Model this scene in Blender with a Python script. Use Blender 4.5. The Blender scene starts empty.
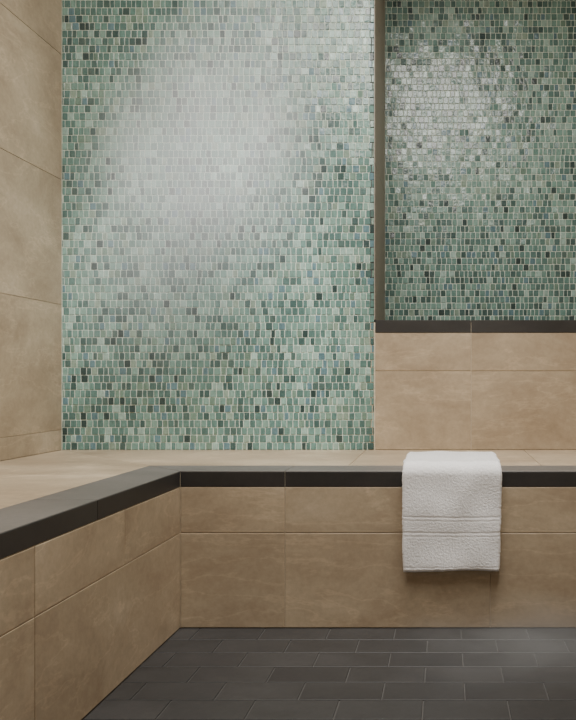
import bpy, math, random
from mathutils import Vector, noise, Matrix
random.seed(7)
scene = bpy.context.scene
col = scene.collection

# ---------------------------------------------------------------- constants
F = 763.0
D0, D1, DN = 2.90, 2.23, 3.383        # back wall, bench front, niche back
XW, XF, XR = -1.456, -0.774, 1.15     # left wall, left bench front, right wall
ZB = 0.459                            # bench top
ZE = 0.725                            # eye
ZC = 2.60                             # ceiling
YF = -0.9                             # wall behind the camera
XN = -0.266                           # niche left edge
BW = 0.145                            # border width
T = 0.0030

# ---------------------------------------------------------------- helpers
def nt(name):
    m = bpy.data.materials.new(name); m.use_nodes = True
    n = m.node_tree; n.nodes.clear()
    return m, n
def N(n, t, **kw):
    x = n.nodes.new(t)
    for k, v in kw.items():
        if k.startswith('i_'):
            x.inputs[k[2:].replace('_', ' ')].default_value = v
        else: setattr(x, k, v)
    return x
def ramp(n, stops):
    r = n.nodes.new('ShaderNodeValToRGB')
    e = r.color_ramp.elements
    while len(e) < len(stops): e.new(0.5)
    for i, (p, c) in enumerate(stops):
        e[i].position = p; e[i].color = (c[0], c[1], c[2], 1)
    return r
def lin(r, g, b):
    f = lambda c: ((c/255+0.055)/1.055)**2.4 if c > 10 else c/255/12.92
    return (f(r), f(g), f(b))

def stone_mat(name, stops, scale=2.2, rough=(0.35, 0.6), bump=0.12, ang=0.55, speck=0.12, vein=0.0):
    m, n = nt(name); L = n.links.new
    out = N(n, 'ShaderNodeOutputMaterial'); b = N(n, 'ShaderNodeBsdfPrincipled')
    tc = N(n, 'ShaderNodeTexCoord'); at = N(n, 'ShaderNodeAttribute', attribute_name='rnd')
    sc = N(n, 'ShaderNodeVectorMath', operation='SCALE'); sc.inputs['Scale'].default_value = 9.0
    L(at.outputs['Color'], sc.inputs[0])
    ad = N(n, 'ShaderNodeVectorMath', operation='ADD')
    L(tc.outputs['Object'], ad.inputs[0]); L(sc.outputs[0], ad.inputs[1])
    mp = N(n, 'ShaderNodeMapping'); mp.inputs['Rotation'].default_value = (ang, ang, ang)
    mp.inputs['Scale'].default_value = (1.0, 1.4, 2.0)
    L(ad.outputs[0], mp.inputs['Vector'])
    n1 = N(n, 'ShaderNodeTexNoise', i_Scale=scale, i_Detail=12.0, i_Roughness=0.72, i_Distortion=.35)
    L(mp.outputs[0], n1.inputs['Vector'])
    r = ramp(n, stops); L(n1.outputs['Fac'], r.inputs['Fac'])
    n2 = N(n, 'ShaderNodeTexNoise', i_Scale=70.0, i_Detail=5.0, i_Roughness=0.7)
    L(ad.outputs[0], n2.inputs['Vector'])
    mr = N(n, 'ShaderNodeMapRange'); mr.inputs['From Min'].default_value = .25; mr.inputs['From Max'].default_value = .75
    mr.inputs['To Min'].default_value = 1-speck; mr.inputs['To Max'].default_value = 1+speck
    L(n2.outputs['Fac'], mr.inputs['Value'])
    m2 = N(n, 'ShaderNodeMapRange'); m2.inputs['To Min'].default_value = 0.94; m2.inputs['To Max'].default_value = 1.06
    L(at.outputs['Fac'], m2.inputs['Value'])
    mu = N(n, 'ShaderNodeMath', operation='MULTIPLY'); L(mr.outputs[0], mu.inputs[0]); L(m2.outputs[0], mu.inputs[1])
    # thin pale sediment veins
    mp2 = N(n, 'ShaderNodeMapping'); mp2.inputs['Rotation'].default_value = (ang, ang*1.2, ang); mp2.inputs['Scale'].default_value = (0.8, 1.2, 3.2)
    L(ad.outputs[0], mp2.inputs['Vector'])
    n3 = N(n, 'ShaderNodeTexNoise', i_Scale=2.4, i_Detail=8.0, i_Roughness=0.60, i_Distortion=.3); L(mp2.outputs[0], n3.inputs['Vector'])
    sb = N(n, 'ShaderNodeMath', operation='SUBTRACT'); sb.inputs[1].default_value = .5; L(n3.outputs['Fac'], sb.inputs[0])
    ab = N(n, 'ShaderNodeMath', operation='ABSOLUTE'); L(sb.outputs[0], ab.inputs[0])
    vr = N(n, 'ShaderNodeMapRange', interpolation_type='SMOOTHSTEP'); vr.inputs['From Min'].default_value=0; vr.inputs['From Max'].default_value=.020
    vr.inputs['To Min'].default_value = 1+vein; vr.inputs['To Max'].default_value = 1; L(ab.outputs[0], vr.inputs['Value'])
    mu2 = N(n, 'ShaderNodeMath', operation='MULTIPLY'); L(mu.outputs[0], mu2.inputs[0]); L(vr.outputs[0], mu2.inputs[1])
    vm = N(n, 'ShaderNodeVectorMath', operation='SCALE'); L(r.outputs['Color'], vm.inputs[0]); L(mu2.outputs[0], vm.inputs['Scale'])
    L(vm.outputs[0], b.inputs['Base Color'])
    rr = N(n, 'ShaderNodeMapRange'); rr.inputs['To Min'].default_value = rough[0]; rr.inputs['To Max'].default_value = rough[1]
    L(n1.outputs['Fac'], rr.inputs['Value']); L(rr.outputs[0], b.inputs['Roughness'])
    bp = N(n, 'ShaderNodeBump', i_Strength=bump, i_Distance=0.004)
    L(n1.outputs['Fac'], bp.inputs['Height']); L(bp.outputs[0], b.inputs['Normal'])
    L(b.outputs[0], out.inputs[0])
    return m

M_beige = stone_mat('beige_sandstone_tile', [(0.28, lin(148,130,107)), (0.45, lin(168,150,126)), (0.56, lin(180,163,138)), (0.72, lin(200,184,160))], vein=.15, speck=.10)
M_dark = stone_mat('dark_grey_tile', [(0.3, lin(42,41,40)), (0.7, lin(60,58,56))], rough=(0.4,0.55), speck=.1)
M_trim = stone_mat('grey_border_tile', [(0.3, lin(90,87,84)), (0.7, lin(114,110,106))], rough=(0.45,0.6), speck=.1)
M_return = stone_mat('taupe_return_tile', [(0.3, lin(150,143,131)), (0.7, lin(172,163,150))], rough=(0.45,0.6), speck=.08)
M_floor = stone_mat('charcoal_floor_tile', [(0.3, lin(43,43,44)), (0.7, lin(66,65,65))], rough=(0.42,0.6), bump=.3, speck=.18)

def plain(name, c, rough=.8, metal=0):
    m, n = nt(name); L = n.links.new
    out = N(n, 'ShaderNodeOutputMaterial'); b = N(n, 'ShaderNodeBsdfPrincipled')
    tc = N(n, 'ShaderNodeTexCoord')
    no = N(n, 'ShaderNodeTexNoise', i_Scale=60.0, i_Detail=4.0); L(tc.outputs['Object'], no.inputs['Vector'])
    r = ramp(n, [(0.3, [x*.88 for x in c]), (0.7, [min(1,x*1.1) for x in c])]); L(no.outputs['Fac'], r.inputs['Fac'])
    L(r.outputs[0], b.inputs['Base Color'])
    b.inputs['Roughness'].default_value = rough; b.inputs['Metallic'].default_value = metal
    L(b.outputs[0], out.inputs[0]); return m
M_grout = plain('beige_grout', lin(214,200,176))
M_grout_d = plain('grey_grout', lin(92,90,88))
M_grout_m = plain('mosaic_grout', lin(216,226,212))
M_plaster = plain('ceiling_plaster', lin(222,218,210))

def glass_mat():
    m, n = nt('green_glass_mosaic'); L = n.links.new
    out = N(n, 'ShaderNodeOutputMaterial'); b = N(n, 'ShaderNodeBsdfPrincipled')
    at = N(n, 'ShaderNodeAttribute', attribute_name='tint')
    tc = N(n, 'ShaderNodeTexCoord')
    mp = N(n, 'ShaderNodeMapping'); mp.inputs['Scale'].default_value = (1.0, 1.0, 0.35)
    L(tc.outputs['Object'], mp.inputs['Vector'])
    no = N(n, 'ShaderNodeTexNoise', i_Scale=110.0, i_Detail=3.0, i_Distortion=1.0); L(mp.outputs[0], no.inputs['Vector'])
    mr = N(n, 'ShaderNodeMapRange'); mr.inputs['From Min'].default_value=.3; mr.inputs['From Max'].default_value=.7
    mr.inputs['To Min'].default_value = .82; mr.inputs['To Max'].default_value = 1.2
    L(no.outputs['Fac'], mr.inputs['Value'])
    vm = N(n, 'ShaderNodeVectorMath', operation='SCALE'); L(at.outputs['Color'], vm.inputs[0]); L(mr.outputs[0], vm.inputs['Scale'])
    L(vm.outputs[0], b.inputs['Base Color'])
    b.inputs['Roughness'].default_value = 0.27
    b.inputs['IOR'].default_value = 1.5
    b.inputs['Coat Weight'].default_value = 0.5; b.inputs['Coat Roughness'].default_value = 0.14
    n3 = N(n, 'ShaderNodeTexNoise', i_Scale=60.0, i_Detail=2.0); L(tc.outputs['Object'], n3.inputs['Vector'])
    bp = N(n, 'ShaderNodeBump', i_Strength=.35, i_Distance=.004); L(n3.outputs['Fac'], bp.inputs['Height'])
    L(bp.outputs[0], b.inputs['Normal']); L(bp.outputs[0], b.inputs['Coat Normal'])
    L(b.outputs[0], out.inputs[0]); return m
M_glass = glass_mat()

def link(ob, parent=None):
    col.objects.link(ob)
    if parent: ob.parent = parent
    return ob
def box(name, a, b, mat, parent=None):
    x0,y0,z0 = a; x1,y1,z1 = b
    v = [(x0,y0,z0),(x1,y0,z0),(x1,y1,z0),(x0,y1,z0),(x0,y0,z1),(x1,y0,z1),(x1,y1,z1),(x0,y1,z1)]
    f = [(3,2,1,0),(4,5,6,7),(0,1,5,4),(1,2,6,5),(2,3,7,6),(3,0,4,7)]
    me = bpy.data.meshes.new(name); me.from_pydata(v, [], f); me.materials.append(mat)
    return link(bpy.data.objects.new(name, me), parent)

def clad(name, O, U, V, polys, mat, gap=.003, t=T, bev=.0010, parent=None):
    O, U, V = Vector(O), Vector(U), Vector(V); W = U.cross(V)
    vs, fs, cols = [], [], []
    for P in polys:
        if len(P) == 4 and not isinstance(P[0], tuple):
            u0,v0,u1,v1 = P; P = [(u0,v0),(u1,v0),(u1,v1),(u0,v1)]
        n = len(P)
        def inset(d):
            res = []
            for i in range(n):
                p = Vector(P[i]); a = Vector(P[i-1]); b = Vector(P[(i+1)%n])
                e1 = (p-a).normalized(); e2 = (b-p).normalized()
                n1 = Vector((-e1.y, e1.x)); n2 = Vector((-e2.y, e2.x))
                bis = (n1+n2); k = d*2/ (bis.length_squared)
                res.append(p + bis*k)
            return res
        base = len(vs)
        for ring, hgt in ((inset(gap/2), 0), (inset(gap/2), t-bev), (inset(gap/2+bev), t)):
            for q in ring: vs.append(O + U*q.x + V*q.y + W*hgt)
        c = (random.random(), random.random(), random.random(), 1)
        k0 = len(fs)
        fs.append(tuple(base+2*n+i for i in range(n)))
        for r in range(2):
            for i in range(n):
                j = (i+1)%n
                fs.append((base+r*n+i, base+r*n+j, base+(r+1)*n+j, base+(r+1)*n+i))
        cols += [c]*(len(fs)-k0)
    me = bpy.data.meshes.new(name); me.from_pydata([tuple(v) for v in vs], [], fs)
    me.materials.append(mat)
    a = me.color_attributes.new('rnd', 'FLOAT_COLOR', 'CORNER')
    for p in me.polygons:
        for _ in p.loop_indices: a.data[_].color = cols[p.index]
    return link(bpy.data.objects.new(name, me), parent)

def grid(us, vs_):
    return [(us[i], vs_[j], us[i+1], vs_[j+1]) for i in range(len(us)-1) for j in range(len(vs_)-1)]

PAL = [(lin(156,185,175),3),(lin(132,166,155),6),(lin(118,153,143),8),(lin(104,140,132),8),(lin(92,126,120),7),
       (lin(114,142,128),2.6),(lin(138,160,145),1.6),(lin(82,113,108),5),(lin(67,95,92),2.6),(lin(51,73,72),1.3),(lin(97,130,138),2.2),(lin(78,103,98),2)]
def mosaic(name, O, u1, v1, parent, row=.0285, shade=1.0, seed=1):
    rnd = random.Random(seed)
    vs, fs, cols = [], [], []
    O = Vector(O); v = 0.0; g = .0028
    while v < v1-.004:
        vh = min(row, v1-v); u = 0.0 - rnd.random()*.02
        while u < u1-.003:
            w = rnd.choice((.017,.020,.023,.023,.026))*rnd.uniform(.94,1.06)
            a = max(u, 0); b = min(u+w, u1)
            if u1-b < .006: b = u1
            if b-a > .005:
                cx, cz = (a+b)/2, v+vh/2
                tx, tz = rnd.gauss(0,.038), rnd.gauss(0,.038)
                q = [(a+g/2, v+g/2),(b-g/2, v+g/2),(b-g/2, v+vh-g/2),(a+g/2, v+vh-g/2)]
                j = .0005
                q = [(x+rnd.uniform(-j,j), z+rnd.uniform(-j,j)) for x,z in q]
                base = len(vs); bev = .0010; c2 = .0012
                def P(x,z,h): vs.append((O.x+x, O.y-h, O.z+z))
                def octo(ins):
                    r = []
                    sg = [(1,1),(-1,1),(-1,-1),(1,-1)]
                    for k,(x,z) in enumerate(q):
                        sx,sz = sg[k]; xx, zz = x+sx*ins, z+sz*ins
                        c = min(c2, (b-a)*.2)
                        if k in (0,2): r += [(xx, zz+sz*c),(xx+sx*c, zz)]
                        else: r += [(xx+sx*c, zz),(xx, zz+sz*c)]
                    return r
                for x,z in octo(0): P(x,z,0)
                for x,z in octo(0): P(x,z,.0014)
                for x,z in octo(bev): P(x,z,.0022 + (x-cx)*tx + (z-cz)*tz)
                k0 = len(fs)
                fs.append(tuple(base+16+i for i in range(8)))
                for r in range(2):
                    for i in range(8):
                        jn = (i+1)%8
                        fs.append((base+r*8+i, base+r*8+jn, base+(r+1)*8+jn, base+(r+1)*8+i))
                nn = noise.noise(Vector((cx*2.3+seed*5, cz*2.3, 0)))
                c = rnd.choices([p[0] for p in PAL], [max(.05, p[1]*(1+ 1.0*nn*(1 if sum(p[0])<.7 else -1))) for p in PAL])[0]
                k = rnd.uniform(.9,1.1)*shade
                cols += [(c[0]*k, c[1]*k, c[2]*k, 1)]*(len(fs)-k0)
            u += w
        v += row
    me = bpy.data.meshes.new(name); me.from_pydata(vs, [], fs); me.materials.append(M_glass)
    at = me.color_attributes.new('tint', 'FLOAT_COLOR', 'CORNER')
    buf = []
    for p in me.polygons: buf += list(cols[p.index])*p.loop_total
    at.data.foreach_set('color', buf)
    return link(bpy.data.objects.new(name, me), parent)

# ---------------------------------------------------------------- room shell
TH = .12
MT = .0022
floor = box('floor', (XW-TH, YF-TH, -TH), (XR+TH, DN+TH, -T), M_grout_d)
ceiling = box('ceiling', (XW-TH, YF-TH, ZC), (XR+TH, DN+TH+T, ZC+TH), M_plaster)
wl = box('wall_left', (XW-TH, YF-TH, -T), (XW-T, DN+TH, ZC), M_grout)
wr = box('wall_right', (XR+T, YF-TH, -T), (XR+TH, DN+TH, ZC), M_grout)
wf = box('wall_front', (XW-T, YF-TH, -T), (XR+T, YF-T, ZC), M_grout)
wb = box('wall_back', (XW-T, D0+MT, -T), (XN-.02, DN+TH, ZC), M_grout_m)
box('wainscot_core', (XN-.02, D0+T, -T), (XR+T, DN+TH, .904+.04), M_grout, wb)
box('niche_back_core', (XN-.02, DN+MT, .944), (XR+T, DN+TH, ZC), M_grout_m, wb)

polys = []
y = D1; r = 0
while y > YF:
    y0 = max(y-.1, YF); off = (r%2)*.095
    x = XF + .06 - off - .19
    while x < XR:
        a, b = max(x, XF), min(x+.19, XR)
        if b-a > .02: polys.append((a, y0, b, y))
        x += .19
    y -= .1; r += 1
clad('floor_tiles', (0,0,-T), (1,0,0), (0,1,0), polys, M_floor, gap=.003, parent=floor)

zs = [ZB, .535, 1.01, 1.485, 1.96, 2.435, ZC]
polys = []
for j in range(len(zs)-1):
    ys = [YF, 0.1, 1.1, 2.1, D0] if j%2 else [YF, -.4, .6, 1.6, D0]
    for i in range(len(ys)-1): polys.append((ys[i], zs[j], ys[i+1], zs[j+1]))
clad('left_wall_tiles', (XW-T,0,0), (0,1,0), (0,0,1), polys, M_beige, parent=wl, gap=.0014)
polys = [(-a1, z0, -a0, z1) for (a0, z0, a1, z1) in grid([YF,-.3,.3,.9,1.5,2.1,DN], [0,.3,.6,.9,1.2,1.5,1.8,2.1,2.4,ZC])]
clad('right_wall_tiles', (XR+T,0,0), (0,-1,0), (0,0,1), polys, M_beige, parent=wr)
polys = [(-a1, z0, -a0, z1) for (a0, z0, a1, z1) in grid([XW,-.9,-.3,.3,.9,XR], [0,.3,.6,.9,1.2,1.5,1.8,2.1,2.4,ZC])]
clad('front_wall_tiles', (0,YF-T,0), (-1,0,0), (0,0,1), polys, M_beige, parent=wf)
clad('wainscot_tiles', (0,D0+T,0), (1,0,0), (0,0,1), grid([XN, .099, .705, XR], [ZB, .759, .904]), M_beige, parent=wb, gap=.0025)
clad('niche_sill_face', (0,D0+T,0), (1,0,0), (0,0,1), grid([XN, .099, .705, XR], [.904, .953]), M_dark, parent=wb, gap=.0016)
clad('niche_sill_top', (0,0,.953-T), (1,0,0), (0,1,0), grid([XN, .099, .705, XR], [D0+.0015, DN]), M_dark, parent=wb)
clad('niche_return', (XN-T,0,0), (0,1,0), (0,0,1), grid([D0, DN], [.953, 1.55, 2.15, ZC]), M_return, parent=wb)
box('niche_return_core', (XN-.02, D0+T, .944), (XN-T, DN+T, ZC), M_grout_d, wb)

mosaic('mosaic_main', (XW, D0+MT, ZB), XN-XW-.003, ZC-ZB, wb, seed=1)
mosaic('mosaic_niche', (XN, DN+MT, .953), XR-XN, ZC-.953, wb, seed=2, shade=.92)  # niche shade put into the tint: whole panel's tiles darkened

# ---------------------------------------------------------------- bench
bench = bpy.data.objects.new('corner_bench', None); link(bench)
cm = bpy.data.meshes.new('core')
x0,x1,x2 = XW+.0005, XF-T, XR-.0005
ya,yb,yc = YF+.0005, D1+T, D0-.0005
pts = [(x0,ya),(x1,ya),(x1,yb),(x2,yb),(x2,yc),(x0,yc)]
n = 6
cm.from_pydata([(x,y,.0005) for x,y in pts]+[(x,y,ZB-T) for x,y in pts], [],
   [tuple(range(n,2*n)), tuple(reversed(range(n)))]+[(i,(i+1)%n,(i+1)%n+n,i+n) for i in range(n)])
cm.materials.append(M_grout); link(bpy.data.objects.new('core', cm), bench)
xi, yi = XF-BW, D1+BW
top = [ [(XW,YF),(xi,YF),(xi,.35),(XW,.35)], [(XW,.35),(xi,.35),(xi,.95),(XW,.95)], [(XW,.95),(xi,.95),(xi,1.55),(XW,1.55)],
        [(XW,1.55),(xi,1.55),(xi,2.15),(XW,2.15)],
        [(XW,2.15),(xi,2.15),(xi,yi),(XW,D0)],
        [(xi,yi),(-.3,yi),(-.3,D0),(XW,D0)],
        [(-.3,yi),(.3,yi),(.3,D0),(-.3,D0)], [(.3,yi),(XR,yi),(XR,D0),(.3,D0)] ]
clad('seat_tiles', (0,0,ZB-T), (1,0,0), (0,1,0), top, M_beige, parent=bench, gap=.0014)
xb = -.468
brd = [[(xi,YF),(XF,YF),(XF,.5),(xi,.5)], [(xi,.5),(XF,.5),(XF,1.1),(xi,1.1)], [(xi,1.1),(XF,1.1),(XF,1.7),(xi,1.7)],
       [(xi,1.7),(XF,1.7),(XF,D1),(xi,yi)],
       [(xi,yi),(XF,D1),(xb,D1),(xb,yi)], [(xb,D1),(.132,D1),(.132,yi),(xb,yi)], [(.132,D1),(XR,D1),(XR,yi),(.132,yi)]]
clad('border_tiles', (0,0,ZB-T), (1,0,0), (0,1,0), brd, M_trim, parent=bench, gap=.0014)
zt, z2, z3 = ZB, ZB-.047, .278
clad('front_edge_back', (0,D1+T,0), (1,0,0), (0,0,1), [(XF,z2,xb,zt-.001),(xb,z2,.132,zt-.001),(.132,z2,XR,zt-.001)], M_dark, parent=bench, gap=.0016)
clad('front_edge_left', (XF-T,0,0), (0,1,0), (0,0,1), [(YF,z2,.5,zt-.001),(.5,z2,1.1,zt-.001),(1.1,z2,1.7,zt-.001),(1.7,z2,D1,zt-.001)], M_dark, parent=bench, gap=.0016)
clad('front_tiles_back', (0,D1+T,0), (1,0,0), (0,0,1), grid([XF,xb,.132,.732,XR],[0.0005,z3,z2]), M_beige, parent=bench, gap=.0022)
clad('front_tiles_left', (XF-T,0,0), (0,1,0), (0,0,1), grid([YF,-.3,.3,.84,1.44],[0.0005,z3,z2]) + [(1.44,0.0005,D1,z3),(1.44,z3,1.846,z2),(1.846,z3,D1,z2)], M_beige, parent=bench, gap=.0022)

# ---------------------------------------------------------------- towel
def towel_mat():
    m, n = nt('white_terry_cotton'); L = n.links.new
    out = N(n, 'ShaderNodeOutputMaterial'); b = N(n, 'ShaderNodeBsdfPrincipled')
    tc = N(n, 'ShaderNodeTexCoord')
    no = N(n, 'ShaderNodeTexNoise', i_Scale=340.0, i_Detail=3.0, i_Roughness=.7); L(tc.outputs['Object'], no.inputs['Vector'])
    r = ramp(n, [(0.32, (.88,.88,.90)), (0.58, (.99,.99,1.0))]); L(no.outputs['Fac'], r.inputs['Fac'])
    L(r.outputs[0], b.inputs['Base Color'])
    b.inputs['Roughness'].default_value = .95
    b.inputs['Sheen Weight'].default_value = .5
    b.inputs['Subsurface Weight'].default_value = .15
    b.inputs['Subsurface Radius'].default_value = (.005,.005,.005); b.inputs['Subsurface Scale'].default_value = 1.0
    bp = N(n, 'ShaderNodeBump', i_Strength=.5, i_Distance=.003); L(no.outputs['Fac'], bp.inputs['Height']); L(bp.outputs[0], b.inputs['Normal'])
    L(b.outputs[0], out.inputs[0]); return m
M_towel = towel_mat()

def towel():
    verts, faces = [], []
    cx = .0205; W = .141
    def layer(off, half, s_back, drop, dx, wsc, seed, bands):
        R = .010 + off
        ye = D1
        path = []
        L1 = s_back; L2 = R*math.pi/2; L3 = drop
        tot = L1+L2+L3; ns = int(tot/.0021)
        for i in range(ns+1):
            s = tot*i/ns
            if s < L1:
                path.append((ye+.010+L1-s, ZB+off, 0, 1, s))
            elif s < L1+L2:
                a = (s-L1)/R
                path.append((ye+.010-R*math.sin(a), ZB-.010+R*math.cos(a), -math.sin(a), math.cos(a), s))
            else:
                d = s-L1-L2
                path.append((ye+.010-R, ZB-.010-d, -1, 0, s))
        nx = 130
        sect = []
        for i in range(nx+1): sect.append((-1+2*i/nx, 1))
        for k in range(1,6): a=math.pi/2 - math.pi*k/6; sect.append(('R', a))
        for i in range(nx+1): sect.append((1-2*i/nx, -1))
        for k in range(1,6): a=-math.pi/2 - math.pi*k/6; sect.append(('L', a))
        base = len(verts); ms = len(sect)
        for (y,z,ny,nz,s) in path:
            fromend = tot-s
            e = min(s, fromend); hh = half*math.sqrt(max(0.02, 1-(max(0,1-e/(half*1.3)))**2))
            drp = max(0,(s-L1-L2))/drop
            w = W*wsc*(1 + .012*(1-drp)) + .0036*noise.noise(Vector((s*18, seed, 1.3))) + .0012*noise.noise(Vector((s*160, seed, 7)))
            sag = .0024*noise.noise(Vector((s*9, seed*2, 4)))
            shift = -.003*drp
            for q in sect:
                if q[0]=='R': x = w-half + half*math.cos(q[1]); nn = hh*math.sin(q[1])
                elif q[0]=='L': x = -(w-half) + half*math.cos(q[1]); nn = hh*math.sin(q[1])
                else: x = q[0]*(w-half); nn = hh*q[1]
                ox = cx+dx+x + sag + shift
                fe = fromend + .0022*math.sin(x*16+1) + .0012*noise.noise(Vector((x*40,3,seed)))
                if nn > 0:
                    big = noise.noise(Vector((x*14, s*10, seed+3)))*.0045
                    tex = noise.noise(Vector((x*320, s*320, seed)))*.0010 + noise.noise(Vector((x*170, s*170, seed+9)))*.0005
                    band = 0
                    if bands:
                        for c,wd,dp in ((.157,.0030,-.0010),(.146,.0020,-.0007),(.112,.0030,-.0010),(.101,.0020,-.0007),(.012,.0020,-.001)):
                            t = abs(fe-c)/wd
                            if t < 1: band += dp*(1-t*t)
                        if .098 < fe < .160: tex *= .75
                    if band: tex *= .4
                    nn += tex + big + band
                    nn += .0035*drp*max(0,math.sin((x+.05)*16))
                dz = (.0030*math.sin(x*18+.6) + .0015*noise.noise(Vector((x*60,seed,2))))*max(0,drp)**2
                verts.append((ox, y+ny*nn, z+nz*nn+dz))
        for i in range(ns):
            for j in range(ms):
                k = (j+1)%ms
                faces.append((base+i*ms+j, base+i*ms+k, base+(i+1)*ms+k, base+(i+1)*ms+j))
        faces.append(tuple(base+j for j in range(ms)))
        faces.append(tuple(base+ns*ms+j for j in reversed(range(ms))))
    layer(.0080, .0065, .300, .274, .003, .985, 1.0, False)
    layer(.0215, .0074, .302, .277, 0, 1.0, 5.0, True)
    me = bpy.data.meshes.new('folded_towel'); me.from_pydata(verts, [], faces)
    me.polygons.foreach_set('use_smooth', [True]*len(me.polygons))
    me.materials.append(M_towel)
    import bmesh
    bm = bmesh.new(); bm.from_mesh(me); bmesh.ops.recalc_face_normals(bm, faces=bm.faces); bm.to_mesh(me); bm.free()
    link(bpy.data.objects.new('folded_towel', me))
towel()

# ---------------------------------------------------------------- steam
def steam(name, loc, scale, rot, dens, seed, nscale=2.0, lo=.1):
    import bmesh
    bm = bmesh.new(); bmesh.ops.create_icosphere(bm, subdivisions=3, radius=1)
    me = bpy.data.meshes.new(name); bm.to_mesh(me); bm.free()
    ob = bpy.data.objects.new(name, me); link(ob)
    ob.location = loc; ob.scale = scale; ob.rotation_euler = rot
    m, n = nt(name+'_vapour'); L = n.links.new
    out = N(n, 'ShaderNodeOutputMaterial'); v = N(n, 'ShaderNodeVolumeScatter'); v.inputs['Color'].default_value = (1,1,.985,1)
    v.inputs['Anisotropy'].default_value = 0.0
    tc = N(n, 'ShaderNodeTexCoord')
    ln = N(n, 'ShaderNodeVectorMath', operation='LENGTH'); L(tc.outputs['Object'], ln.inputs[0])
    fo = N(n, 'ShaderNodeMapRange', interpolation_type='SMOOTHSTEP'); fo.inputs['From Min'].default_value = 0.0; fo.inputs['From Max'].default_value = .97
    fo.inputs['To Min'].default_value=1; fo.inputs['To Max'].default_value=0
    L(ln.outputs['Value'], fo.inputs['Value'])
    ad = N(n, 'ShaderNodeVectorMath', operation='ADD'); ad.inputs[1].default_value = (seed, seed*2, 0); L(tc.outputs['Object'], ad.inputs[0])
    no = N(n, 'ShaderNodeTexNoise', i_Scale=nscale, i_Detail=3.0, i_Distortion=.6); L(ad.outputs[0], no.inputs['Vector'])
    nr = N(n, 'ShaderNodeMapRange', interpolation_type='SMOOTHSTEP'); nr.inputs['From Min'].default_value=.35; nr.inputs['From Max'].default_value=.62
    nr.inputs['To Min'].default_value=lo
    L(no.outputs['Fac'], nr.inputs['Value'])
    mu = N(n, 'ShaderNodeMath', operation='MULTIPLY'); L(fo.outputs[0], mu.inputs[0]); L(nr.outputs[0], mu.inputs[1])
    m2 = N(n, 'ShaderNodeMath', operation='MULTIPLY'); m2.inputs[1].default_value = dens; L(mu.outputs[0], m2.inputs[0])
    L(m2.outputs[0], v.inputs['Density']); L(v.outputs[0], out.inputs['Volume'])
    me.materials.append(m)
steam('steam_cloud', (-.83, 2.58, 1.38), (.50,.28,.88), (0, math.radians(21), 0), 4.4, 3.1, 1.6, lo=.3)
steam('steam_cloud.001', (.20, 1.72, .13), (.40,.30,.11), (0,0,0), 3.0, 8.7, 1.6)

# ---------------------------------------------------------------- lights
def area(name, loc, size, power, colr=(1,.965,.91), rot=(0,0,0)):
    l = bpy.data.lights.new(name, 'AREA'); l.shape='RECTANGLE'; l.size, l.size_y = size; l.energy = power; l.color = colr
    o = bpy.data.objects.new(name, l); o.location = loc; o.rotation_euler = rot; link(o); return o
area('ceiling_light_panel', (-.2, 1.0, ZC-.03), (1.2, .9), 29)
area('ceiling_light_panel.001', (-.70, 1.70, ZC-.03), (.5, .8), 8)
area('ceiling_light_panel.002', (-.12, 1.80, ZC-.03), (.8, .9), 30)
def spot(name, loc, tgt, power, deg, blend=1.0, colr=(1,.99,.95), r=.12):
    l = bpy.data.lights.new(name, 'SPOT'); l.energy=power; l.spot_size=math.radians(deg); l.spot_blend=blend; l.shadow_soft_size=r; l.color=colr
    o = bpy.data.objects.new(name, l); o.location=loc; link(o)
    o.rotation_euler = (Vector(tgt)-Vector(loc)).to_track_quat('-Z','Y').to_euler()
spot('aimed_spot', (-.60, 1.55, ZC-.10), (-.90, 2.75, 1.14), 240, 40)  # added spot, no known fixture; brightens the haze over the mosaic
spot('aimed_spot.001', (.35, 1.8, ZC-.05), (.05, 2.4, .4), 88, 48)
spot('aimed_spot.002', (-.45, 2.40, ZC-.05), (-1.00, 2.62, .8), 80, 46)  # extra lamp added above the steam only to light it

w = bpy.data.worlds.new('World'); scene.world = w; w.use_nodes = True
w.node_tree.nodes['Background'].inputs[0].default_value = (.8,.85,.9,1); w.node_tree.nodes['Background'].inputs[1].default_value = .2

# ---------------------------------------------------------------- camera
c = bpy.data.cameras.new('camera'); co = bpy.data.objects.new('camera', c); link(co)
co.location = (0,0,ZE); co.rotation_euler = (math.pi/2,0,0)
c.sensor_fit='HORIZONTAL'; c.sensor_width=36; c.lens=36*F/576
c.shift_x = (288-445)/576; c.shift_y = 20/576; c.clip_start=.02
scene.camera = co
